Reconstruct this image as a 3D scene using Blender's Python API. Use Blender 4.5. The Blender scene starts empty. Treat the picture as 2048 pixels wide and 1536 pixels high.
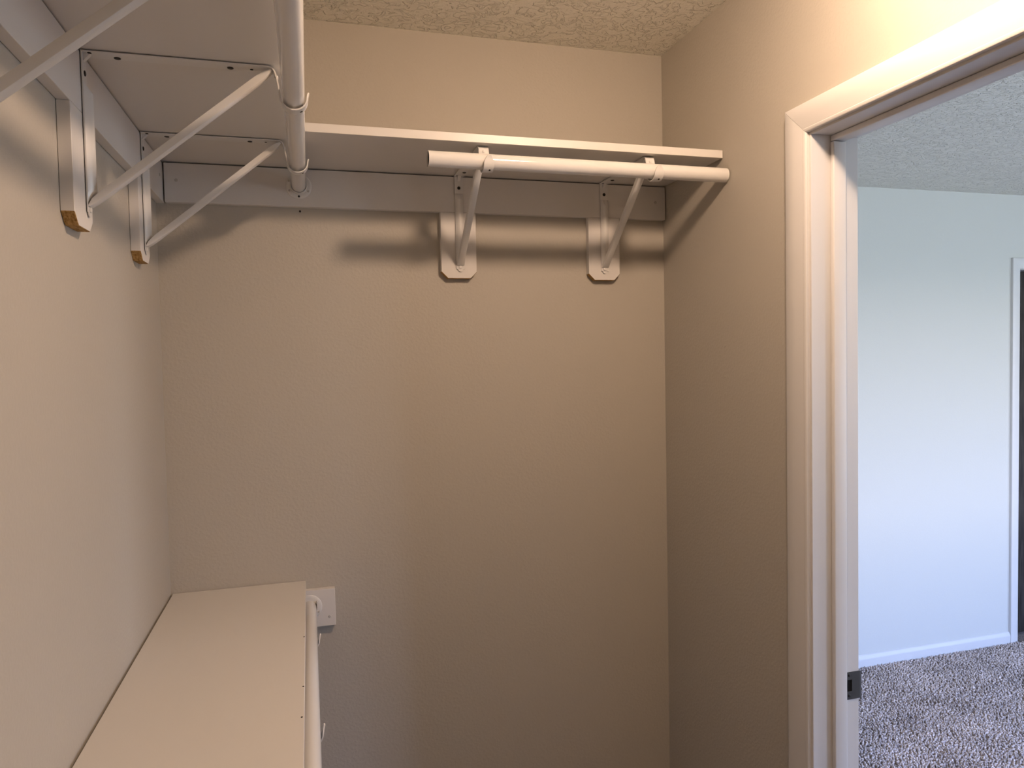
import bpy, bmesh, math, random
import numpy as np
from mathutils import Matrix, Vector

random.seed(7)
rng = np.random.default_rng(7)
scene = bpy.context.scene
col = scene.collection

# ------------------------------------------------------------------ measures
F_PX = 1432.34
PITCH, YAW, ROLL = -0.0381, 0.2763, -0.0201
CAM = (0.3233, 0.0, 1.623)
D = 1.8048          # closet back wall (y)
W = 1.2795          # closet right wall (x)
ZC = 2.438          # ceiling
ZS = 2.0806         # underside of the upper shelves
ZB = 1.9892         # bottom of the upper cleats
TS = 0.0181         # shelf thickness
TL = 0.0181         # cleat thickness
ZL = 1.0874         # top of the lower shelf
FAR = 2.9977        # bedroom far wall
WT = 0.110          # partition thickness
YI, ZI = 1.204, 2.0497    # inner edge of the door casing
YJ, ZJ = 1.199, 2.045     # faces of the door jambs
YN = 0.437          # near jamb of the door
XB = 6.40           # bedroom right wall
YB = -1.15          # bedroom near wall
YC = -0.75          # closet wall behind the camera

# ------------------------------------------------------------------ camera
cy, sy = math.cos(YAW), math.sin(YAW)
cp, sp = math.cos(PITCH), math.sin(PITCH)
fwd = Vector((sy * cp, cy * cp, sp))
right = Vector((cy, -sy, 0))
up = right.cross(fwd)
c_, s_ = math.cos(ROLL), math.sin(ROLL)
r2 = c_ * right + s_ * up
u2 = -s_ * right + c_ * up
cam_data = bpy.data.cameras.new('camera')
cam_data.sensor_fit = 'HORIZONTAL'
cam_data.sensor_width = 36.0
cam_data.lens = F_PX * 36.0 / 2048.0
cam_data.clip_start = 0.02
cam = bpy.data.objects.new('camera', cam_data)
col.objects.link(cam)
cam.matrix_world = Matrix(((r2.x, u2.x, -fwd.x, CAM[0]), (r2.y, u2.y, -fwd.y, CAM[1]),
                           (r2.z, u2.z, -fwd.z, CAM[2]), (0, 0, 0, 1)))
scene.camera = cam

# ------------------------------------------------------------------ daylight and exposure
SKY_STRENGTH = 25.5
ZENITH_COL = (0.36, 0.56, 1.25, 1)
LOWSKY_COL = (0.62, 0.80, 1.35, 1)
HORIZON_COL = (1.06, 1.04, 1.13, 1)
GROUND_COL = (0.36, 0.42, 0.46, 1)
LAMP_COL = (1.0, 0.70, 0.49)
LAMP_STRENGTH = 290.0
LAMP_AT = (0.950, 0.780, 2.385)     # rim of the glass dome

world = bpy.data.worlds.new('daylight')
scene.world = world
world.use_nodes = True
wn = world.node_tree.nodes
wl = world.node_tree.links
wn.clear()
wo = wn.new('ShaderNodeOutputWorld')
bg = wn.new('ShaderNodeBackground')
tc = wn.new('ShaderNodeTexCoord')
sx = wn.new('ShaderNodeSeparateXYZ')
mr = wn.new('ShaderNodeMapRange')
mr.inputs['From Min'].default_value = -1.0
mr.inputs['From Max'].default_value = 1.0
rmp = wn.new('ShaderNodeValToRGB')
els = rmp.color_ramp.elements
els[0].position, els[0].color = 0.488, GROUND_COL
els[1].position, els[1].color = 0.73, ZENITH_COL
h_ = els.new(0.510)
h_.color = HORIZON_COL
h_ = els.new(0.600)
h_.color = LOWSKY_COL
wl.new(tc.outputs['Generated'], sx.inputs[0])
wl.new(sx.outputs['Z'], mr.inputs['Value'])
wl.new(mr.outputs['Result'], rmp.inputs[0])
wl.new(rmp.outputs[0], bg.inputs['Color'])
bg.inputs['Strength'].default_value = SKY_STRENGTH
wl.new(bg.outputs[0], wo.inputs[0])

scene.view_settings.view_transform = 'Standard'
scene.view_settings.look = 'None'
scene.view_settings.gamma = 1.0
scene.view_settings.use_curve_mapping = False
scene.view_settings.exposure = 0.05
scene.cycles.use_denoising = True
scene.cycles.max_bounces = 10
scene.cycles.diffuse_bounces = 6
scene.cycles.glossy_bounces = 4
scene.cycles.sample_clamp_indirect = 6.0
scene.cycles.caustics_reflective = False
scene.cycles.caustics_refractive = False

# window openings of the bedroom (near wall, out of view): portals guide the sky light
WINDOWS = ((1.95, 2.90), (4.00, 4.85))       # x ranges on the near wall
ADDED_SIDE_WIN = (-0.75, 0.35)                      # y range of an unseen window added to light the closet's left wall
WZ0, WZ1 = 0.75, 2.08
def portal(x, y, w, rot):
    pl = bpy.data.lights.new('window_portal', 'AREA')
    pl.shape = 'RECTANGLE'
    pl.size = w
    pl.size_y = WZ1 - WZ0
    pl.cycles.is_portal = True
    po = bpy.data.objects.new('window_portal', pl)
    col.objects.link(po)
    po.location = (x, y, (WZ0 + WZ1) / 2)
    po.rotation_euler = (math.radians(90), 0, rot)


for wx0, wx1 in WINDOWS:
    portal((wx0 + wx1) / 2, YB - 0.05, wx1 - wx0, 0)                                    # shines towards +y
portal(XB + 0.05, (ADDED_SIDE_WIN[0] + ADDED_SIDE_WIN[1]) / 2, ADDED_SIDE_WIN[1] - ADDED_SIDE_WIN[0], math.radians(90))   # towards -x


# ------------------------------------------------------------------ materials
def new_mat(name, color, rough=0.5, spec=0.5, metal=0.0, coat=0.0):
    m = bpy.data.materials.new(name)
    m.use_nodes = True
    b = m.node_tree.nodes['Principled BSDF']
    b.inputs['Base Color'].default_value = (*color, 1)
    b.inputs['Roughness'].default_value = rough
    b.inputs['Specular IOR Level'].default_value = spec
    b.inputs['Metallic'].default_value = metal
    b.inputs['Coat Weight'].default_value = coat
    return m, m.node_tree.nodes, m.node_tree.links, b


def add_noise(n, l, scale, detail=3.0, rough=0.5, coord='Object'):
    t = n.new('ShaderNodeTexCoord')
    x = n.new('ShaderNodeTexNoise')
    x.inputs['Scale'].default_value = scale
    x.inputs['Detail'].default_value = detail
    x.inputs['Roughness'].default_value = rough
    l.new(t.outputs[coord], x.inputs['Vector'])
    return x


def add_bump(n, l, b, src, strength, dist):
    bp = n.new('ShaderNodeBump')
    bp.inputs['Strength'].default_value = strength
    bp.inputs['Distance'].default_value = dist
    l.new(src, bp.inputs['Height'])
    l.new(bp.outputs[0], b.inputs['Normal'])
    return bp


def color_vary(n, l, b, src, c0, c1, lo=0.35, hi=0.65):
    r = n.new('ShaderNodeValToRGB')
    r.color_ramp.elements[0].position = lo
    r.color_ramp.elements[1].position = hi
    r.color_ramp.elements[0].color = (*c0, 1)
    r.color_ramp.elements[1].color = (*c1, 1)
    l.new(src, r.inputs[0])
    l.new(r.outputs[0], b.inputs['Base Color'])
    return r


# painted drywall with an orange-peel finish
WALL = (0.465, 0.435, 0.38)
m_wall, n, l, b = new_mat('wall_paint', WALL, 0.55, 0.35)
x1 = add_noise(n, l, 150, 2.0, 0.45)
rp = n.new('ShaderNodeValToRGB')
rp.color_ramp.elements[0].position = 0.40
rp.color_ramp.elements[1].position = 0.68
l.new(x1.outputs['Fac'], rp.inputs[0])
add_bump(n, l, b, rp.outputs[0], 0.26, 0.0010)

m_bed, n, l, b = new_mat('bedroom_wall_paint', (0.62, 0.62, 0.58), 0.6, 0.3)
x1 = add_noise(n, l, 150, 2.0, 0.45)
add_bump(n, l, b, x1.outputs['Fac'], 0.25, 0.001)

# ceiling with a knock-down texture
m_ceil, n, l, b = new_mat('ceiling_texture', (0.80, 0.78, 0.71), 0.8, 0.2)
x1 = add_noise(n, l, 42, 3.0, 0.55)
x1.inputs['Distortion'].default_value = 0.8
rp = n.new('ShaderNodeValToRGB')
rp.color_ramp.elements[0].position = 0.50
rp.color_ramp.elements[1].position = 0.56
l.new(x1.outputs['Fac'], rp.inputs[0])
x2 = add_noise(n, l, 150, 2.0)
ad = n.new('ShaderNodeMath')
ad.operation = 'MULTIPLY_ADD'
ad.inputs[1].default_value = 0.7
l.new(x2.outputs['Fac'], ad.inputs[0])
l.new(rp.outputs[0], ad.inputs[2])
add_bump(n, l, b, ad.outputs[0], 1.0, 0.0038)

# white melamine of the shelves
m_shelf, n, l, b = new_mat('white_melamine', (0.68, 0.66, 0.63), 0.38, 0.45)
x1 = add_noise(n, l, 400, 2.0)
add_bump(n, l, b, x1.outputs['Fac'], 0.06, 0.0004)

# painted wooden cleats and blocks
m_wood, n, l, b = new_mat('painted_wood', (0.69, 0.67, 0.645), 0.5, 0.4)
t = n.new('ShaderNodeTexCoord')
mp = n.new('ShaderNodeMapping')
mp.inputs['Scale'].default_value = (6, 6, 90)
x1 = n.new('ShaderNodeTexNoise')
x1.inputs['Scale'].default_value = 3
l.new(t.outputs['Object'], mp.inputs[0])
l.new(mp.outputs[0], x1.inputs['Vector'])
add_bump(n, l, b, x1.outputs['Fac'], 0.08, 0.0006)

# raw sawn wood on the cut ends
m_raw, n, l, b = new_mat('raw_pine', (0.42, 0.25, 0.09), 0.8, 0.2)
t = n.new('ShaderNodeTexCoord')
mp = n.new('ShaderNodeMapping')
mp.inputs['Scale'].default_value = (40, 6, 40)
x1 = n.new('ShaderNodeTexNoise')
x1.inputs['Scale'].default_value = 9
x1.inputs['Detail'].default_value = 4
l.new(t.outputs['Object'], mp.inputs[0])
l.new(mp.outputs[0], x1.inputs['Vector'])
color_vary(n, l, b, x1.outputs['Fac'], (0.22, 0.115, 0.03), (0.52, 0.33, 0.13), 0.3, 0.7)

# white enamelled steel
m_steel, n, l, b = new_mat('white_enamel', (0.70, 0.69, 0.67), 0.28, 0.5)
x1 = add_noise(n, l, 60, 2.0)
add_bump(n, l, b, x1.outputs['Fac'], 0.03, 0.0005)
m_rod, n, l, b = new_mat('white_rod_enamel', (0.72, 0.71, 0.69), 0.10, 0.5)
x1 = add_noise(n, l, 25, 2.0)
add_bump(n, l, b, x1.outputs['Fac'], 0.02, 0.0005)
m_dark, n, l, b = new_mat('dark_screw_steel', (0.03, 0.026, 0.022), 0.4, 0.5, 0.6)
x1 = add_noise(n, l, 300)
add_bump(n, l, b, x1.outputs['Fac'], 0.1, 0.0003)
m_grey, n, l, b = new_mat('painted_screw', (0.50, 0.48, 0.45), 0.4, 0.5)
x1 = add_noise(n, l, 300)
add_bump(n, l, b, x1.outputs['Fac'], 0.1, 0.0003)
m_hole, n, l, b = new_mat('hole_black', (0.01, 0.009, 0.008), 0.9, 0.1)
x1 = add_noise(n, l, 300)
add_bump(n, l, b, x1.outputs['Fac'], 0.1, 0.0003)

# white semi-gloss door trim
m_trim, n, l, b = new_mat('trim_paint', (0.66, 0.65, 0.64), 0.42, 0.45)
t = n.new('ShaderNodeTexCoord')
mp = n.new('ShaderNodeMapping')
mp.inputs['Scale'].default_value = (60, 60, 5)
x1 = n.new('ShaderNodeTexNoise')
x1.inputs['Scale'].default_value = 4
l.new(t.outputs['Object'], mp.inputs[0])
l.new(mp.outputs[0], x1.inputs['Vector'])
add_bump(n, l, b, x1.outputs['Fac'], 0.06, 0.0006)

# dull nickel strike plate
m_nickel, n, l, b = new_mat('dull_nickel', (0.085, 0.082, 0.076), 0.45, 0.5, 0.8)
x1 = add_noise(n, l, 200)
add_bump(n, l, b, x1.outputs['Fac'], 0.1, 0.0003)

# grey-brown cut pile carpet
m_carpet, n, l, b = new_mat('carpet_fibre', (0.28, 0.25, 0.24), 0.95, 0.1)
x1 = add_noise(n, l, 105, 2.0, 0.6)
x2 = add_noise(n, l, 4.5, 3.0, 0.6)
mxn = n.new('ShaderNodeMath')
mxn.operation = 'MULTIPLY_ADD'
mxn.inputs[1].default_value = 0.45
l.new(x2.outputs['Fac'], mxn.inputs[0])
l.new(x1.outputs['Fac'], mxn.inputs[2])
color_vary(n, l, b, mxn.outputs[0], (0.22, 0.18, 0.165), (0.95, 0.81, 0.73), 0.49, 0.93)

m_floor, n, l, b = new_mat('carpet_ground', (0.26, 0.22, 0.20), 0.95, 0.1)  # base weave, darkened further for the shade between the tufts
x1 = add_noise(n, l, 105, 2.0, 0.6)
color_vary(n, l, b, x1.outputs['Fac'], (0.13, 0.11, 0.10), (0.38, 0.32, 0.29), 0.3, 0.7)

m_dark_fill, n, l, b = new_mat('dark_opening_fill', (0.030, 0.026, 0.022), 0.6, 0.2)  # near-black colour holds the darkness of the far opening
t = n.new('ShaderNodeTexCoord')
mp = n.new('ShaderNodeMapping')
mp.inputs['Scale'].default_value = (30, 30, 2)
x1 = n.new('ShaderNodeTexNoise')
x1.inputs['Scale'].default_value = 4
l.new(t.outputs['Object'], mp.inputs[0])
l.new(mp.outputs[0], x1.inputs['Vector'])
color_vary(n, l, b, x1.outputs['Fac'], (0.018, 0.015, 0.013), (0.045, 0.038, 0.032))

m_porcelain, n, l, b = new_mat('porcelain', (0.8, 0.79, 0.76), 0.25)
x1 = add_noise(n, l, 60)
add_bump(n, l, b, x1.outputs['Fac'], 0.03, 0.0005)

m_bulb = bpy.data.materials.new('lit_bulb')
m_bulb.use_nodes = True
n, l = m_bulb.node_tree.nodes, m_bulb.node_tree.links
n.clear()
o_ = n.new('ShaderNodeOutputMaterial')
e_ = n.new('ShaderNodeEmission')
e_.inputs['Color'].default_value = (*LAMP_COL, 1)
e_.inputs['Strength'].default_value = LAMP_STRENGTH
l.new(e_.outputs[0], o_.inputs[0])


# ------------------------------------------------------------------ mesh helpers
def box(bm, x0, x1, y0, y1, z0, z1):
    v = [bm.verts.new((x, y, z)) for x in (x0, x1) for y in (y0, y1) for z in (z0, z1)]
    for f in ((0, 1, 3, 2), (4, 6, 7, 5), (0, 4, 5, 1), (2, 3, 7, 6), (0, 2, 6, 4), (1, 5, 7, 3)):
        bm.faces.new([v[i] for i in f])
    return v


def bevel(bm, w, seg=2, angle=0.5):
    bmesh.ops.recalc_face_normals(bm, faces=bm.faces)
    ed = [e for e in bm.edges if len(e.link_faces) == 2 and e.calc_face_angle(0) > angle]
    bmesh.ops.bevel(bm, geom=ed, offset=w, segments=seg, affect='EDGES', profile=0.5)


def prism(bm, ring0, ring1):
    """closed solid between two rings of points of equal length"""
    a = [bm.verts.new(p) for p in ring0]
    b_ = [bm.verts.new(p) for p in ring1]
    k = len(a)
    bm.faces.new(a)
    bm.faces.new(b_[::-1])
    for i in range(k):
        j = (i + 1) % k
        bm.faces.new((a[j], a[i], b_[i], b_[j]))


def sweep(bm, rings, close=True):
    vs = [[bm.verts.new(p) for p in r] for r in rings]
    k = len(vs[0])
    for a, b_ in zip(vs[:-1], vs[1:]):
        for i in range(k):
            j = (i + 1) % k
            bm.faces.new((a[i], a[j], b_[j], b_[i]))
    if close:
        bm.faces.new(vs[0][::-1])
        bm.faces.new(vs[-1])


def tube(bm, p0, p1, r, inner=None, seg=40, cap=True):
    p0, p1 = Vector(p0), Vector(p1)
    d = (p1 - p0).normalized()
    a = d.orthogonal().normalized()
    b_ = d.cross(a)
    def ring(p, rr):
        return [p + rr * (math.cos(t) * a + math.sin(t) * b_) for t in
                [2 * math.pi * i / seg for i in range(seg)]]
    if inner is None:
        sweep(bm, [ring(p0, r), ring(p1, r)], cap)
    else:
        rs = [ring(p0, r), ring(p1, r), ring(p1, inner), ring(p0, inner)]
        vs = [[bm.verts.new(q) for q in rr] for rr in rs]
        for k in range(4):
            A, B = vs[k], vs[(k + 1) % 4]
            for i in range(seg):
                j = (i + 1) % seg
                bm.faces.new((A[i], A[j], B[j], B[i]))


def lathe(bm, prof, seg=32, axis='x', origin=(0, 0, 0)):
    """profile of (distance along the axis, radius)"""
    o = Vector(origin)
    ax = {'x': (Vector((1, 0, 0)), Vector((0, 1, 0)), Vector((0, 0, 1))),
          'y': (Vector((0, 1, 0)), Vector((0, 0, 1)), Vector((1, 0, 0))),
          'z': (Vector((0, 0, 1)), Vector((1, 0, 0)), Vector((0, 1, 0)))}[axis]
    rings = []
    for s, r in prof:
        rings.append([o + s * ax[0] + max(r, 1e-5) * (math.cos(t) * ax[1] + math.sin(t) * ax[2]) for t in
                      [2 * math.pi * i / seg for i in range(seg)]])
    sweep(bm, rings, True)


def obj(name, bm, mat, parent=None, smooth=None, **props):
    bmesh.ops.recalc_face_normals(bm, faces=bm.faces)
    me = bpy.data.meshes.new(name)
    bm.to_mesh(me)
    bm.free()
    mats = mat if isinstance(mat, (list, tuple)) else [mat]
    for m in mats:
        me.materials.append(m)
    if smooth is not None:
        for p in me.polygons:
            p.use_smooth = True
        me.set_sharp_from_angle(angle=math.radians(smooth))
    o = bpy.data.objects.new(name, me)
    col.objects.link(o)
    if parent is not None:
        o.parent = parent
    for k, v in props.items():
        o[k] = v
    return o


def empty(name, loc=(0, 0, 0), rz=0.0, **props):
    o = bpy.data.objects.new(name, None)
    o.empty_display_size = 0.05
    col.objects.link(o)
    o.location = loc
    o.rotation_euler = (0, 0, rz)
    for k, v in props.items():
        o[k] = v
    return o


def copy_tree(o, parent=None):
    c = o.copy()
    col.objects.link(c)
    c.parent = parent
    for ch in list(o.children):
        copy_tree(ch, c)
    return c


def bx(*a, bev=0.0, seg=2):
    bm = bmesh.new()
    box(bm, *a)
    if bev:
        bevel(bm, bev, seg)
    return bm


def screw_mesh(r=0.004, h=0.0015):
    """pan-head screw along +x with a cross recess"""
    bm = bmesh.new()
    lathe(bm, [(-0.004, r * 0.45), (0, r * 0.45), (0, r), (h * 0.6, r * 0.95), (h, r * 0.6), (h, 0)], 16, 'x')
    return bm


# ------------------------------------------------------------------ the setting
S = dict(kind='structure')
bm = bx(-0.15, XB + 0.15, YB - 0.15, FAR + 1.4, -0.12, -0.010)
obj('floor', bm, m_floor, label='grey-brown carpeted floor running through the bedroom doorway', category='floor', **S)
bm = bx(-0.15, XB + 0.15, YB - 0.15, FAR + 1.4, ZC, ZC + 0.1)
obj('ceiling', bm, m_ceil, label='ceiling with knock-down texture above the closet and the bedroom', category='ceiling', **S)

bm = bx(-0.1, W + 0.0, D, D + 0.1, -0.01, ZC)
wall_back = obj('wall_back', bm, m_wall, label='beige closet back wall behind the short shelf', category='wall', **S)
bm = bx(-0.1, 0.0, YC - 0.1, D, -0.01, ZC)
wall_left = obj('wall_left', bm, m_wall, label='beige closet wall on the left carrying the long shelves', category='wall', **S)
bm = bmesh.new()
box(bm, W, W + WT, YJ + 0.012, FAR, -0.01, ZC)
box(bm, W, W + WT, YB, YN - 0.012, -0.01, ZC)
box(bm, W, W + WT, YN - 0.012, YJ + 0.012, ZJ + 0.012, ZC)
wall_right = obj('wall_right', bm, m_wall, label='beige closet wall on the right with the doorway', category='wall', **S)
bm = bx(0.0, W, YC - 0.1, YC, -0.01, ZC)
obj('wall_front', bm, m_wall, label='beige closet wall opposite the back wall', category='wall', **S)
# bedroom
DX0, DX1, DZ = 4.044, 4.78, 2.0400      # far doorway
bm = bmesh.new()
box(bm, W + WT, DX0 - 0.012, FAR, FAR + 0.11, -0.01, ZC)
box(bm, DX1 + 0.012, XB + 0.1, FAR, FAR + 0.11, -0.01, ZC)
box(bm, DX0 - 0.012, DX1 + 0.012, FAR, FAR + 0.11, DZ + 0.012, ZC)
obj('wall_far', bm, m_bed, label='pale bedroom wall seen through the doorway', category='wall', **S)
bm = bmesh.new()
box(bm, XB, XB + 0.12, YB, ADDED_SIDE_WIN[0], -0.01, ZC)
box(bm, XB, XB + 0.12, ADDED_SIDE_WIN[1], FAR, -0.01, ZC)
box(bm, XB, XB + 0.12, ADDED_SIDE_WIN[0], ADDED_SIDE_WIN[1], -0.01, WZ0)
box(bm, XB, XB + 0.12, ADDED_SIDE_WIN[0], ADDED_SIDE_WIN[1], WZ1, ZC)
obj('wall_side', bm, m_bed, label='pale bedroom wall beyond the right edge of the view', category='wall', **S)
bm = bmesh.new()
xs_ = [W] + [v for p in WINDOWS for v in p] + [XB + 0.1]
for k in range(0, len(xs_), 2):
    box(bm, xs_[k], xs_[k + 1], YB - 0.12, YB, -0.01, ZC)
for wx0, wx1 in WINDOWS:
    box(bm, wx0, wx1, YB - 0.12, YB, -0.01, WZ0)
    box(bm, wx0, wx1, YB - 0.12, YB, WZ1, ZC)
obj('wall_near', bm, m_bed, label='pale bedroom wall with the windows, opposite the far wall', category='wall', **S)
# dim room behind the far doorway
bm = bmesh.new()
box(bm, 3.6, 3.7, FAR + 0.11, FAR + 1.3, -0.01, ZC)
box(bm, 4.95, 5.05, FAR + 0.11, FAR + 1.3, -0.01, ZC)
box(bm, 3.6, 5.05, FAR + 1.3, FAR + 1.4, -0.01, ZC)
obj('wall_beyond', bm, m_bed, label='walls of the dark room behind the far doorway', category='wall', **S)

# baseboard of the far bedroom wall: flat face, eased top
bm = bmesh.new()
prof = [(0, -0.01), (-0.012, -0.01), (-0.013, 0.036), (-0.0122, 0.041), (-0.0095, 0.046), (-0.0070, 0.052), (-0.0045, 0.0565), (-0.002, 0.0590), (0, 0.0595)]
prism(bm, [(W + WT, FAR + a, z) for a, z in prof], [(DX0 - 0.062, FAR + a, z) for a, z in prof])
obj('baseboard_far', bm, m_trim, smooth=40, label='white baseboard along the pale bedroom wall', category='baseboard', **S)

# window of the bedroom (lights the rooms)
win_spots = [((a_ + b_) / 2, YB - 0.06, b_ - a_, 0) for a_, b_ in WINDOWS]
win_spots.append((XB + 0.06, (ADDED_SIDE_WIN[0] + ADDED_SIDE_WIN[1]) / 2, ADDED_SIDE_WIN[1] - ADDED_SIDE_WIN[0], math.radians(90)))
for k, (wx, wy, ww, wr) in enumerate(win_spots):
    win = empty('window_%d' % (k + 1), (wx, wy, WZ0), wr,
                label=('white framed bedroom window beside the open door', 'white framed bedroom window in the middle of the near wall',
                       'unseen white framed window added to bring daylight onto the left closet wall')[k], category='window', **S)
    hw_, hh_ = ww / 2, WZ1 - WZ0
    for nm, a in (('window_frame', (-hw_, -hw_ + 0.04, -0.03, 0.03, 0, hh_)), ('window_frame', (hw_ - 0.04, hw_, -0.03, 0.03, 0, hh_)),
                  ('window_frame', (-hw_ + 0.04, hw_ - 0.04, -0.03, 0.03, 0, 0.04)), ('window_frame', (-hw_ + 0.04, hw_ - 0.04, -0.03, 0.03, hh_ - 0.04, hh_)),
                  ('window_mullion', (-0.018, 0.018, -0.02, 0.02, 0.04, hh_ - 0.04)), ('window_sill', (-hw_ - 0.05, hw_ + 0.05, 0.03, 0.12, -0.02, 0.0))):
        obj(nm, bx(*a, bev=0.003), m_trim, win)


# ---- doorway between closet and bedroom
CAS = [(0.0, 0.0), (0.0, 0.0055), (0.0012, 0.0078), (0.0035, 0.0092), (0.0065, 0.0096), (0.0080, 0.0088), (0.0095, 0.0092),
       (0.030, 0.0120), (0.0535, 0.0140), (0.0556, 0.0133), (0.0565, 0.0110), (0.0565, 0.0)]
door = empty('door_1', (W, (YJ + YN) / 2, 0), label='white cased doorway from the closet into the bedroom', category='doorway', **S)
DO = Vector((W, (YJ + YN) / 2, 0))


def dpart(name, bm, mat, parent=door, smooth=None, base=DO, **kw):
    for v in bm.verts:
        v.co -= base
    return obj(name, bm, mat, parent, smooth, **kw)


g = 0.0004   # hairline of the mitre
bm = bmesh.new()
prism(bm, [(W - t_, YI + w_, 0.0) for w_, t_ in CAS], [(W - t_, YI + w_, ZI + w_ - g) for w_, t_ in CAS])
dpart('side_casing', bm, m_trim, smooth=25)
bm = bmesh.new()
YIN = YN - 0.005
prism(bm, [(W - t_, YIN - w_, 0.0) for w_, t_ in CAS], [(W - t_, YIN - w_, ZI + w_ - g) for w_, t_ in CAS])
dpart('side_casing', bm, m_trim, smooth=25)
bm = bmesh.new()
prism(bm, [(W - t_, YI + w_ - g, ZI + w_) for w_, t_ in CAS], [(W - t_, YIN - w_ + g, ZI + w_) for w_, t_ in CAS])
dpart('head_casing', bm, m_trim, smooth=25)
XJ0, XJ1 = W - 0.0005, W + WT + 0.0005
dpart('side_jamb', bx(XJ0, XJ1, YJ, YJ + 0.0115, 0, ZJ + 0.0115, bev=0.0012), m_trim)
dpart('side_jamb', bx(XJ0, XJ1, YN - 0.0115, YN, 0, ZJ + 0.0115, bev=0.0012), m_trim)
dpart('head_jamb', bx(XJ0, XJ1, YN + 0.0003, YJ - 0.0006, ZJ, ZJ + 0.0115, bev=0.0012), m_trim)
XS0, XS1, TSP = 1.3235, 1.3535, 0.0105
dpart('side_stop', bx(XS0, XS1, YJ - TSP, YJ - 0.0005, 0, ZJ - 0.0125, bev=0.0022, seg=3), m_trim, smooth=40)
dpart('side_stop', bx(XS0, XS1, YN + 0.0005, YN + TSP, 0, ZJ - 0.0125, bev=0.0022, seg=3), m_trim, smooth=40)
dpart('head_stop', bx(XS0, XS1, YN + 0.0005, YJ - 0.0008, ZJ - TSP - 0.001, ZJ - 0.0005, bev=0.0022, seg=3), m_trim, smooth=40)
# bedroom-side casings
for (y0, y1, z0, z1, nm) in ((YI + 0.007, YI + 0.0635, 0, ZI + 0.0635, 'side_casing'), (YIN - 0.0635, YIN - 0.007, 0, ZI + 0.0635, 'side_casing'),
                             (YIN - 0.0065, YI + 0.0065, ZI + 0.007, ZI + 0.0635, 'head_casing')):
    dpart(nm, bx(W + WT, W + WT + 0.010, y0, y1, z0, z1, bev=0.002), m_trim)
# door leaf, swung open into the bedroom, a little past a right angle
bm = bx(0.0, 0.752, -0.0175, 0.0175, 0.012, 2.037, bev=0.002)
leaf = obj('doorway_panel', bm, m_trim, door)
leaf.location = Vector((W + WT + 0.018, YN - 0.024, 0)) - DO
leaf.rotation_euler = (0, 0, math.radians(-20))
for sgn in (-1, 1):
    bm = bmesh.new()
    lathe(bm, [(0, 0.0), (0, 0.032), (sgn * 0.008, 0.030), (sgn * 0.012, 0.012), (sgn * 0.035, 0.011), (sgn * 0.040, 0.022), (sgn * 0.052, 0.027),
               (sgn * 0.062, 0.022), (sgn * 0.066, 0.0)], 28, 'y', (0.752 - 0.062, sgn * 0.0176, 0.938))
    obj('door_knob', bm, m_nickel, leaf, 35)
# strike plate with lip, latch hole and screws
sz0, sz1, sx0, sx1 = 0.9095, 0.9660, 1.3570, W + WT
yy = YJ - 0.0016
bm = bmesh.new()
hx0, hx1, hz0, hz1 = 1.3580, 1.3715, 0.9265, 0.9505
for a in ((sx0, hx0, sz0, sz1), (hx1, sx1, sz0, sz1), (hx0, hx1, sz0, hz0), (hx0, hx1, hz1, sz1)):
    box(bm, a[0], a[1], yy, YJ - 0.0001, a[2], a[3])
lip = []
for k in range(7):
    th = k / 6 * math.radians(38)
    xx, oy = sx1 + 0.013 * math.sin(th), yy + 0.013 * (1 - math.cos(th))
    q = 0.004 * (k / 6) ** 3
    lip.append([(xx, oy, sz0 + q), (xx, oy, sz1 - q), (xx - 0.0012 * math.sin(th), oy + 0.0015, sz1 - q),
                (xx - 0.0012 * math.sin(th), oy + 0.0015, sz0 + q)])
sweep(bm, lip)
strike = dpart('strike_plate', bm, m_nickel, label='dull nickel strike plate with a square latch hole')
dpart('latch_hole', bx(hx0, hx1, YJ - 0.0004, YJ + 0.0006, hz0, hz1), m_hole, strike)
for z in (0.9175, 0.9595):
    bm = bmesh.new()
    lathe(bm, [(0.001, 0.0028), (-0.0006, 0.0028), (-0.0010, 0.0018), (-0.0010, 0.0)], 14, 'y', (1.3650, yy, z))
    dpart('screw', bm, m_dark, strike)

# ---- far doorway of the bedroom
door2 = empty('door_2', ((DX0 + DX1) / 2, FAR, 0), label='white cased doorway to the dark room at the right edge', category='doorway', **S)
D2 = Vector(((DX0 + DX1) / 2, FAR, 0))
CX = DX0 - 0.004
bm = bmesh.new()
prism(bm, [(CX - w_, FAR - t_, 0) for w_, t_ in CAS], [(CX - w_, FAR - t_, DZ + 0.004 + w_) for w_, t_ in CAS])
dpart('side_casing', bm, m_trim, door2, 25, D2)
CX2 = DX1 + 0.004
bm = bmesh.new()
prism(bm, [(CX2 + w_, FAR - t_, 0) for w_, t_ in CAS], [(CX2 + w_, FAR - t_, DZ + 0.004 + w_) for w_, t_ in CAS])
dpart('side_casing', bm, m_trim, door2, 25, D2)
bm = bmesh.new()
prism(bm, [(CX - w_, FAR - t_, DZ + 0.004 + w_) for w_, t_ in CAS], [(CX2 + w_, FAR - t_, DZ + 0.004 + w_) for w_, t_ in CAS])
dpart('head_casing', bm, m_trim, door2, 25, D2)
dpart('side_jamb', bx(DX0 - 0.0115, DX0, FAR - 0.0005, FAR + 0.1105, 0, DZ + 0.0115, bev=0.001), m_trim, door2, None, D2)
dpart('side_jamb', bx(DX1, DX1 + 0.0115, FAR - 0.0005, FAR + 0.1105, 0, DZ + 0.0115, bev=0.001), m_trim, door2, None, D2)
dpart('head_jamb', bx(DX0 + 0.0003, DX1 - 0.0003, FAR - 0.0005, FAR + 0.1105, DZ, DZ + 0.0115, bev=0.001), m_trim, door2, None, D2)

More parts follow.
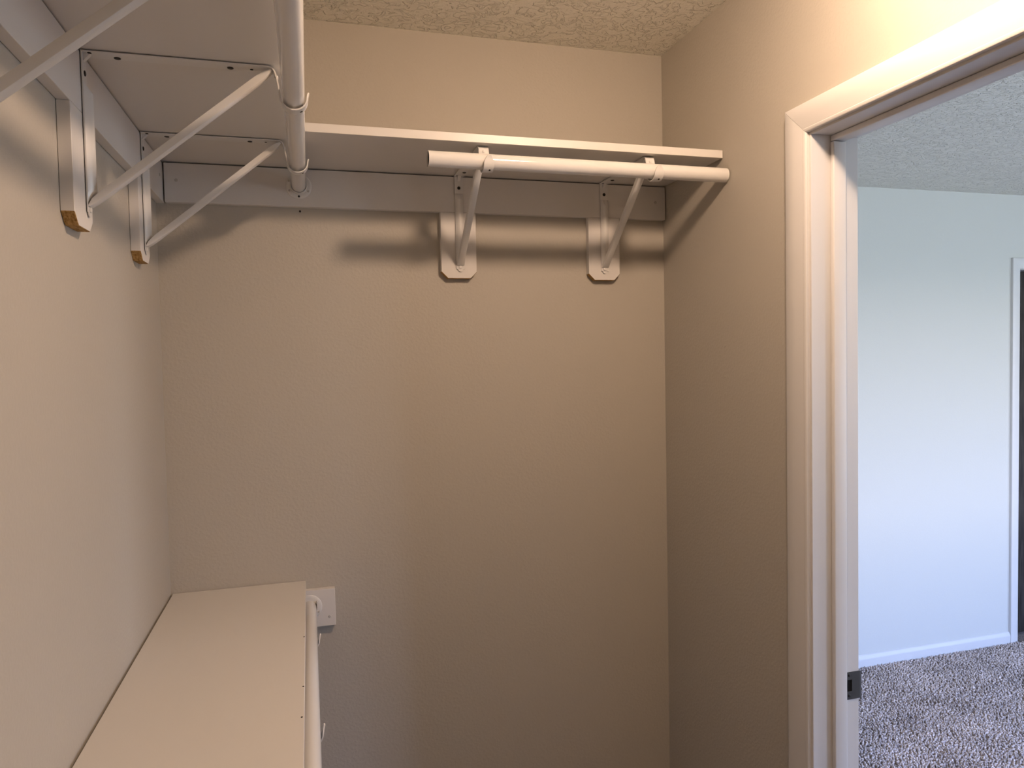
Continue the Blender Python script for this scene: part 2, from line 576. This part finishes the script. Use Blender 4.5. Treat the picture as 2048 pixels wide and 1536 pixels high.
dpart('doorway_panel', bx(DX0 + 0.002, DX1 - 0.002, FAR + 0.072, FAR + 0.107, 0.006, DZ - 0.003, bev=0.002), m_dark_fill, door2, None, D2,  # added panel, stands in for the dark inside of the opening
      label='near-black panel added in the frame for the darkness of the room beyond')

# ------------------------------------------------------------------ cleats (painted boards under the shelves)
GAP = 0.0028


def cleat(name, a, screws, normal, **kw):
    e = empty(name, (a[0], a[2], a[4]), **kw)
    base = Vector((a[0], a[2], a[4]))
    bm = bx(*a, bev=0.0010)
    for v in bm.verts:
        v.co -= base
    obj('board', bm, m_wood, e)
    for p in screws:
        o = obj('screw', screw_mesh(0.0036, 0.0010), m_grey, e)
        o.location = Vector(p) - base
        o.rotation_euler = (0, 0, 0 if normal == 'x' else -math.pi / 2)
    return e


G = 'painted cleats that carry the shelves'
cleat('shelf_cleat', (0.0005, TL, YC + 0.002, D - 0.0005, ZB, ZS - GAP), [(TL, 1.757, 2.043), (TL, 0.62, 2.035)], 'x',
      label='long white painted cleat under the upper left shelf', category='cleat', group=G)
cleat('shelf_cleat', (TL + 0.0032, W - 0.0035, D - TL, D - 0.0005, ZB, ZS - GAP),
      [(0.0466, D - TL, 2.0393), (1.2471, D - TL, 2.0354)], 'y',
      label='white painted cleat under the short back shelf', category='cleat', group=G)
ZLB = ZL - TS
cleat('shelf_cleat', (0.0005, 0.0124, YC + 0.002, D - 0.0005, ZLB - 0.0914, ZLB - GAP), [], 'x',
      label='long white painted cleat hidden under the lower shelf', category='cleat', group=G)
cleat('shelf_cleat', (TL + 0.0016, 0.3695, D - TL, D - 0.0005, ZLB - 0.0940, ZLB - GAP), [(0.355, D - TL, 0.998)], 'y',
      label='short white cleat on the back wall jutting past the lower shelf', category='cleat', group=G)


# ------------------------------------------------------------------ shelves
def shelf(name, a, holes=(), **kw):
    e = empty(name, (a[0], a[2], a[4]), **kw)
    base = Vector((a[0], a[2], a[4]))
    bm = bx(*a, bev=0.0008)
    for v in bm.verts:
        v.co -= base
    obj('board', bm, m_shelf, e)
    for p, ax in holes:
        bm = bmesh.new()
        lathe(bm, [(-0.0005, 0.0016), (0.0003, 0.0016)], 10, ax)
        o = obj('nail_hole', bm, m_hole, e)
        o.location = Vector(p) - base
    return e


G = 'white melamine shelves'
shelf('closet_shelf', (0.0020, 0.2968, YC + 0.003, D - 0.002, ZS, ZS + TS), (),
      label='long white upper shelf along the left wall, seen from below', category='shelf', group=G)
shelf('closet_shelf', (0.2985, W - 0.0025, D - 0.3012, D - 0.002, ZS, ZS + TS), (),
      label='white shelf with a bright front edge on the back wall', category='shelf', group=G)
shelf('closet_shelf', (0.0042, 0.3017, YC + 0.003, D - 0.0015, ZLB, ZL),
      [((0.2995, 1.433, ZL), 'z'), ((0.2995, 1.212, ZL), 'z'), ((0.2980, 1.107, ZL), 'z')],
      label='white lower shelf seen from above at bottom left', category='shelf', group=G)


# ------------------------------------------------------------------ support blocks with chamfered raw ends
def block(loc, rz, h, w=0.0900, ch=0.0165, label=''):
    e = empty('support_block', loc, rz, label=label, category='wood block', group='painted blocks behind the brackets')
    bm = bmesh.new()
    t = TL
    q = w / 2
    pts = [(-q, 0), (-q, -h + ch), (-q + ch, -h), (q - ch, -h), (q, -h + ch), (q, 0)]
    prism(bm, [(0.0005, y, z) for y, z in pts], [(t, y, z) for y, z in pts])
    bevel(bm, 0.0006, 1, 0.3)
    bmesh.ops.recalc_face_normals(bm, faces=bm.faces)
    for f in bm.faces:
        if f.normal.z < -0.35 and f.calc_center_median().z < -0.1:
            f.material_index = 1
    o = obj('block_body', bm, [m_wood, m_raw], e)
    return e


RB = -math.pi / 2
block((0, 1.1715, ZB - 0.0004), 0, ZB - 1.8205, 0.0875, label='painted block with raw wood end, nearer one on the left wall')
block((0, 1.5775, ZB - 0.0004), 0, ZB - 1.8255, 0.0830, label='painted block with raw wood end, next to the back left corner')
block((0, 0.7700, ZB - 0.0004), 0, ZB - 1.8225, 0.0875, label='painted block on the left wall closest to the viewer')
block((0.6975, D, ZB - 0.0004), RB, ZB - 1.8240, 0.0905, label='painted block on the back wall behind the free rod end')
block((1.0940, D, ZB - 0.0004), RB, ZB - 1.8232, 0.0890, label='painted block on the back wall close to the right wall')

# ------------------------------------------------------------------ shelf-and-rod brackets
RU, RZ_, RR = 0.2955, -0.0435, 0.0165     # rod centre relative to the cleat face and shelf underside


def make_bracket():
    e = empty('shelf_bracket')
    # upright: flat tab at the top and bottom, rounded rib between
    bm = bmesh.new()
    hw = 0.0108
    def section(z, rib):
        p = []
        for k in range(9):
            s = -1 + 2 * k / 8
            p.append((0.0030 + rib * max(0.0, math.cos(s * math.pi / 2 * 0.98)) ** 0.8, s * hw, z))
        p += [(0.0016, hw, z), (0.0016, -hw, z)]
        return p
    zs = [(-0.0016, 0.0), (-0.045, 0.0), (-0.060, 0.0105), (-0.203, 0.0105), (-0.218, 0.0), (-0.2335, 0.0)]
    sweep(bm, [section(z, r) for z, r in zs])
    # scalloped end of the tab
    prism(bm, [(0.0016, y, z) for y, z in ((-0.0075, -0.2333), (-0.005, -0.2385), (0, -0.2400), (0.005, -0.2385), (0.0075, -0.2333))],
          [(0.0030, y, z) for y, z in ((-0.0075, -0.2333), (-0.005, -0.2385), (0, -0.2400), (0.005, -0.2385), (0.0075, -0.2333))])
    upright = obj('upright', bm, m_steel, e, 30)
    # screws in the upright
    sc = obj('screw', screw_mesh(0.0042, 0.0016), m_dark, upright)
    sc.location = (0.0031, 0.0, -0.031)
    sc = obj('screw', screw_mesh(0.0045, 0.0022), m_steel, upright, 30)
    sc.location = (0.0031, 0.0, -0.2290)
    # gusset in the corner and dark slot above the screw
    bm = bmesh.new()
    prism(bm, [(0.0010, -0.004, -0.0010), (0.0010, -0.004, -0.016), (0.014, -0.004, -0.0010)],
          [(0.0010, 0.004, -0.0010), (0.0010, 0.004, -0.016), (0.014, 0.004, -0.0010)])
    obj('gusset', bm, m_steel, upright)
    # arm under the shelf
    bm = bmesh.new()
    ha = 0.0125
    prism(bm, [(0.0016, y, -0.0016) for y in (-ha, ha)] + [(0.0016, ha, -0.0030), (0.0016, -ha, -0.0030)],
          [(0.262, y, -0.0016) for y in (-ha, ha)] + [(0.262, ha, -0.0030), (0.262, -ha, -0.0030)])
    arm = obj('arm', bm, m_steel, e)
    for u in (0.046, 0.203):
        o = obj('screw', screw_mesh(0.0048, 0.0014), m_dark, arm)
        o.location = (u, 0.0055, -0.0031)
        o.rotation_euler = (0, math.pi / 2, 0)
    o = obj('screw_hole', screw_mesh(0.0026, 0.0003), m_hole, arm)
    o.location = (0.234, 0.0055, -0.0030)
    o.rotation_euler = (0, math.pi / 2, 0)
    o = obj('screw_hole', screw_mesh(0.0030, 0.0003), m_hole, arm)
    o.location = (0.012, -0.0060, -0.0030)
    o.rotation_euler = (0, math.pi / 2, 0)
    # hook strip: off the arm, down behind the rod, round it and up in front
    path = [(0.2575, -0.0024), (0.2620, -0.0028), (0.2655, -0.0046), (0.2680, -0.0080), (0.2698, -0.0130), (0.2715, -0.0210), (0.2735, -0.0310)]
    rr = RR + 0.0042
    for k in range(0, 15):
        th = math.radians(190 + k * (360 - 190) / 14)
        path.append((RU + rr * math.cos(th), RZ_ - 0.0008 + rr * math.sin(th)))
    path += [(RU + rr + 0.0008, RZ_ + 0.0040), (RU + rr + 0.0022, RZ_ + 0.0085)]
    bm = bmesh.new()
    rings = []
    npt = len(path)
    for i, (u, z) in enumerate(path):
        a = Vector(path[max(i - 1, 0)])
        b_ = Vector(path[min(i + 1, npt - 1)])
        d = (b_ - a).normalized()
        nn = Vector((-d.y, d.x)) * 0.0011
        hwk = 0.0108 if i < npt - 4 else 0.0108 - 0.0016 * (i - npt + 4) ** 1.35
        hwk = hwk if i > 6 else 0.0112
        rings.append([(u + nn.x, -hwk, z + nn.y), (u + nn.x, hwk, z + nn.y), (u - nn.x, hwk, z - nn.y), (u - nn.x, -hwk, z - nn.y)])
    sweep(bm, rings)
    hook = obj('hook', bm, m_steel, e, 35)
    o = obj('screw', screw_mesh(0.0024, 0.0008), m_dark, hook)
    th = math.radians(300)
    o.location = (RU + (rr + 0.0010) * math.cos(th), 0.003, RZ_ - 0.0008 + (rr + 0.0010) * math.sin(th))
    o.rotation_euler = (0, math.radians(60), 0)
    o = obj('rivet', screw_mesh(0.0034, 0.0016), m_steel, hook, 30)
    o.location = (0.2715, 0.0, -0.0145)
    # diagonal brace: half-round channel
    p0, p1 = Vector((0.0040, -0.2245)), Vector((0.2640, -0.0065))
    d = (p1 - p0).normalized()
    nv = Vector((d.y, -d.x))      # outward and down
    bm = bmesh.new()
    rings = []
    for tpos, sw, sd in ((0.0, 0.0095, 0.002), (0.03, 0.0090, 0.0075), (0.08, 0.0080, 0.0100), (0.92, 0.0080, 0.0100), (0.97, 0.0085, 0.0080), (1.0, 0.0095, 0.003)):
        p = p0.lerp(p1, tpos)
        r_ = []
        for k in range(9):
            th = math.pi * k / 8
            q = p + nv * (sd * 0.45 * (math.sin(th) ** 0.6 if k not in (0, 8) else 0) )
            r_.append((q.x, -sw * math.cos(th), q.y))
        for y in (sw, -sw):
            q = p - nv * sd * 0.75
            r_.append((q.x, y, q.y))
        rings.append(r_)
    sweep(bm, rings)
    obj('brace', bm, m_steel, e, 40)
    return e


proto = make_bracket()
spots = [
    ((TL, 1.1920, ZS - 0.0002), 0, 'white steel bracket under the upper left shelf, nearer one seen whole'),
    ((TL, 1.5780, ZS - 0.0002), 0, 'white steel bracket under the upper left shelf, next to the back corner'),
    ((TL, 0.7900, ZS - 0.0002), 0, 'white steel bracket at top left of which only the brace shows'),
    ((0.7004, D - TL, ZS - 0.0002), RB, 'white steel bracket under the back shelf near the free rod end'),
    ((1.0945, D - TL, ZS - 0.0002), RB, 'white steel bracket under the back shelf close to the right wall'),
    ((0.0128, 1.5880, ZLB - 0.0030), 0, 'white bracket under the lower shelf, only its farther hook tip showing'),
    ((0.0128, 1.1870, ZLB - 0.0030), 0, 'white bracket under the lower shelf, only its nearer hook tip showing'),
]
for i, (loc, rz, lab) in enumerate(spots):
    o = proto if i == 0 else copy_tree(proto)
    o.location = loc
    o.rotation_euler = (0, 0, rz)
    o['label'] = lab
    o['category'] = 'bracket'
    o['group'] = 'shelf and rod brackets'


# ------------------------------------------------------------------ rods and sockets
def rod(p0, p1, label):
    p0, p1 = Vector(p0), Vector(p1)
    e = empty('closet_rod', p0, label=label, category='closet rod', group='white hanging rods')
    bm = bmesh.new()
    tube(bm, Vector((0, 0, 0)), p1 - p0, RR, RR - 0.0010, 48)
    obj('rod_tube', bm, m_rod, e, 40)
    d = (p1 - p0)
    bm = bmesh.new()
    dn = d.normalized()
    tube(bm, dn * 0.0025, d - dn * 0.0025, RR - 0.0012, None, 32)
    obj('dark_bore_plug', bm, m_hole, e, 40)  # black plug in place of the shaded inside of the open tube
    return e


ZR = ZS + RZ_
rod((0.5745, D - TL - RU, ZR), (W - 0.0035, D - TL - RU, ZR), 'short white rod under the back shelf with a free left end')
rod((TL + RU, YC + 0.01, ZR), (TL + RU, D - TL - 0.003, ZR), 'long white rod under the upper left shelf, running away from the viewer')
ZRL = ZLB + RZ_
rod((0.0128 + RU, YC + 0.01, ZRL), (0.0128 + RU, D - TL - 0.003, ZRL), 'white rod along the front of the lower shelf')


def socket(loc, label):
    """round plate with a raised open cup, facing -y"""
    e = empty('rod_socket', loc, label=label, category='rod socket', group='round rod end sockets')
    bm = bmesh.new()
    lathe(bm, [(0, 0.0), (0, 0.0300), (-0.0018, 0.0300), (-0.0030, 0.0285), (-0.0034, 0.0240), (-0.0034, 0.0)], 40, 'y')
    plate = obj('plate', bm, m_steel, e, 35)
    # U-shaped cup, open at the top
    bm = bmesh.new()
    rings = []
    prof = []
    for k in range(21):
        th = math.radians(180 + 180 * k / 20)
        prof.append((math.cos(th), math.sin(th)))
    pts = [(-1, 0.9)] + prof + [(1, 0.9)]
    for (x, z) in pts:
        xi, zi = x * (RR + 0.0010), z * (RR + 0.0010)
        xo, zo = x * (RR + 0.0032), z * (RR + 0.0032) if z < 0 else z * (RR + 0.0010)
        rings.append([(xi, -0.0030, zi), (xo, -0.0030, zo), (xo, -0.0140, zo), (xi, -0.0140, zi)])
    sweep(bm, rings)
    obj('cup', bm, m_steel, e, 35)
    for th in (152, 208, 332, 270):
        r_ = 0.0245
        o = obj('screw', screw_mesh(0.0026, 0.0012), m_dark if th == 270 else m_grey, plate)
        o.location = (r_ * math.cos(math.radians(th)), -0.0034, r_ * math.sin(math.radians(th)))
        o.rotation_euler = (0, 0, -math.pi / 2)
    return e


socket((TL + RU, D - TL, ZR), 'white round socket holding the long upper rod on the back cleat')
socket((0.0128 + RU, D - TL, ZRL), 'white round socket holding the lower rod on the short cleat')

# ------------------------------------------------------------------ small marks on the walls
e = empty('wall_screw', (0.3149, D, 1.9815), RB, label='small dark screw in a plastic anchor below the upper rod socket', category='screw')
obj('screw_head', screw_mesh(0.0028, 0.0012), m_dark, e)
bm = bmesh.new()
lathe(bm, [(-0.001, 0.0062), (0.0004, 0.0062), (0.0007, 0.0045), (0.0007, 0.0)], 20, 'x')
obj('anchor_rim', bm, m_wall, e)
for z in (1.6383, 1.5655):
    bm = bmesh.new()
    lathe(bm, [(0.001, 0.0030), (-0.0006, 0.0026), (-0.0012, 0.0)], 14, 'x')
    o = obj('filled_nail_hole', bm, m_wall, wall_right, 40)
    o.location = (W, 1.5055, z)

# ------------------------------------------------------------------ closet lamp (pan and glass dome)
lx, ly, lz = LAMP_AT
lamp = empty('ceiling_lamp', (lx, ly, ZC), label='small glass dome lamp on the closet ceiling', category='lamp')
bm = bmesh.new()
lathe(bm, [(0, 0.0), (0, 0.062), (-0.014, 0.064), (-0.030, 0.066), (lz - ZC - 0.003, 0.066), (lz - ZC - 0.003, 0.0605), (lz - ZC + 0.004, 0.0605), (lz - ZC + 0.004, 0.0)], 40, 'z')
obj('lamp_pan', bm, m_porcelain, lamp, 35)
bm = bmesh.new()
R_ = 0.060
zb = lz - ZC
prof = [(zb + 0.003, 0.0), (zb + 0.003, R_)]
prof += [(zb - R_ * math.sin(math.radians(a)), R_ * math.cos(math.radians(a))) for a in (0, 15, 30, 45, 60, 75, 90)]
lathe(bm, prof, 24, 'z')
obj('glass_dome', bm, m_bulb, lamp, 60)

# ------------------------------------------------------------------ carpet pile in view through the doorway
def carpet(x0, x1, y0, y1, step, h):
    nx, ny = int((x1 - x0) / step), int((y1 - y0) / step)
    gx, gy = np.meshgrid(np.arange(nx), np.arange(ny), indexing='ij')
    px = x0 + (gx.ravel() + rng.uniform(-0.45, 0.45, nx * ny)) * step
    py = y0 + (gy.ravel() + rng.uniform(-0.45, 0.45, nx * ny)) * step
    keep = ((px > W + WT + 0.012) | ((py > YN + 0.002) & (py < YJ - 0.012))) & (py < FAR - 0.014)
    keep &= (py > 0.45 * px - 1.1)
    px, py = px[keep], py[keep]
    k = len(px)
    ang = rng.uniform(0, 2 * math.pi, k)
    lean = rng.normal(0, 0.0035, (k, 2)) + np.array([0.001, -0.001])
    hh = h * rng.uniform(0.7, 1.15, k)
    rr = step * rng.uniform(0.40, 0.62, k)
    V = np.zeros((k, 7, 3))
    for i in range(3):
        a = ang + i * 2 * math.pi / 3
        V[:, i, 0] = px + rr * 0.8 * np.cos(a)
        V[:, i, 1] = py + rr * 0.8 * np.sin(a)
        V[:, i, 2] = -0.010
        V[:, 3 + i, 0] = px + lean[:, 0] * 0.6 + rr * np.cos(a + 0.5)
        V[:, 3 + i, 1] = py + lean[:, 1] * 0.6 + rr * np.sin(a + 0.5)
        V[:, 3 + i, 2] = -0.010 + hh * 0.7
    V[:, 6, 0] = px + lean[:, 0]
    V[:, 6, 1] = py + lean[:, 1]
    V[:, 6, 2] = -0.010 + hh
    base = (np.arange(k) * 7)[:, None, None]
    tri = np.array([[0, 1, 4], [0, 4, 3], [1, 2, 5], [1, 5, 4], [2, 0, 3], [2, 3, 5], [3, 4, 6], [4, 5, 6], [5, 3, 6]])
    Fc = (base + tri[None]).reshape(-1, 3)
    me = bpy.data.meshes.new('carpet_pile')
    me.vertices.add(k * 7)
    me.vertices.foreach_set('co', V.ravel())
    me.loops.add(len(Fc) * 3)
    me.loops.foreach_set('vertex_index', Fc.ravel().astype(np.int32))
    me.polygons.add(len(Fc))
    me.polygons.foreach_set('loop_start', np.arange(0, len(Fc) * 3, 3, dtype=np.int32))
    me.polygons.foreach_set('loop_total', np.full(len(Fc), 3, dtype=np.int32))
    me.update(calc_edges=True)
    me.materials.append(m_carpet)
    o = bpy.data.objects.new('carpet_pile', me)
    col.objects.link(o)
    o['kind'] = 'stuff'
    o['label'] = 'grey-brown cut pile of the bedroom carpet'
    o['category'] = 'carpet'


carpet(W - 0.02, 4.5, 0.2, FAR, 0.0095, 0.0135)
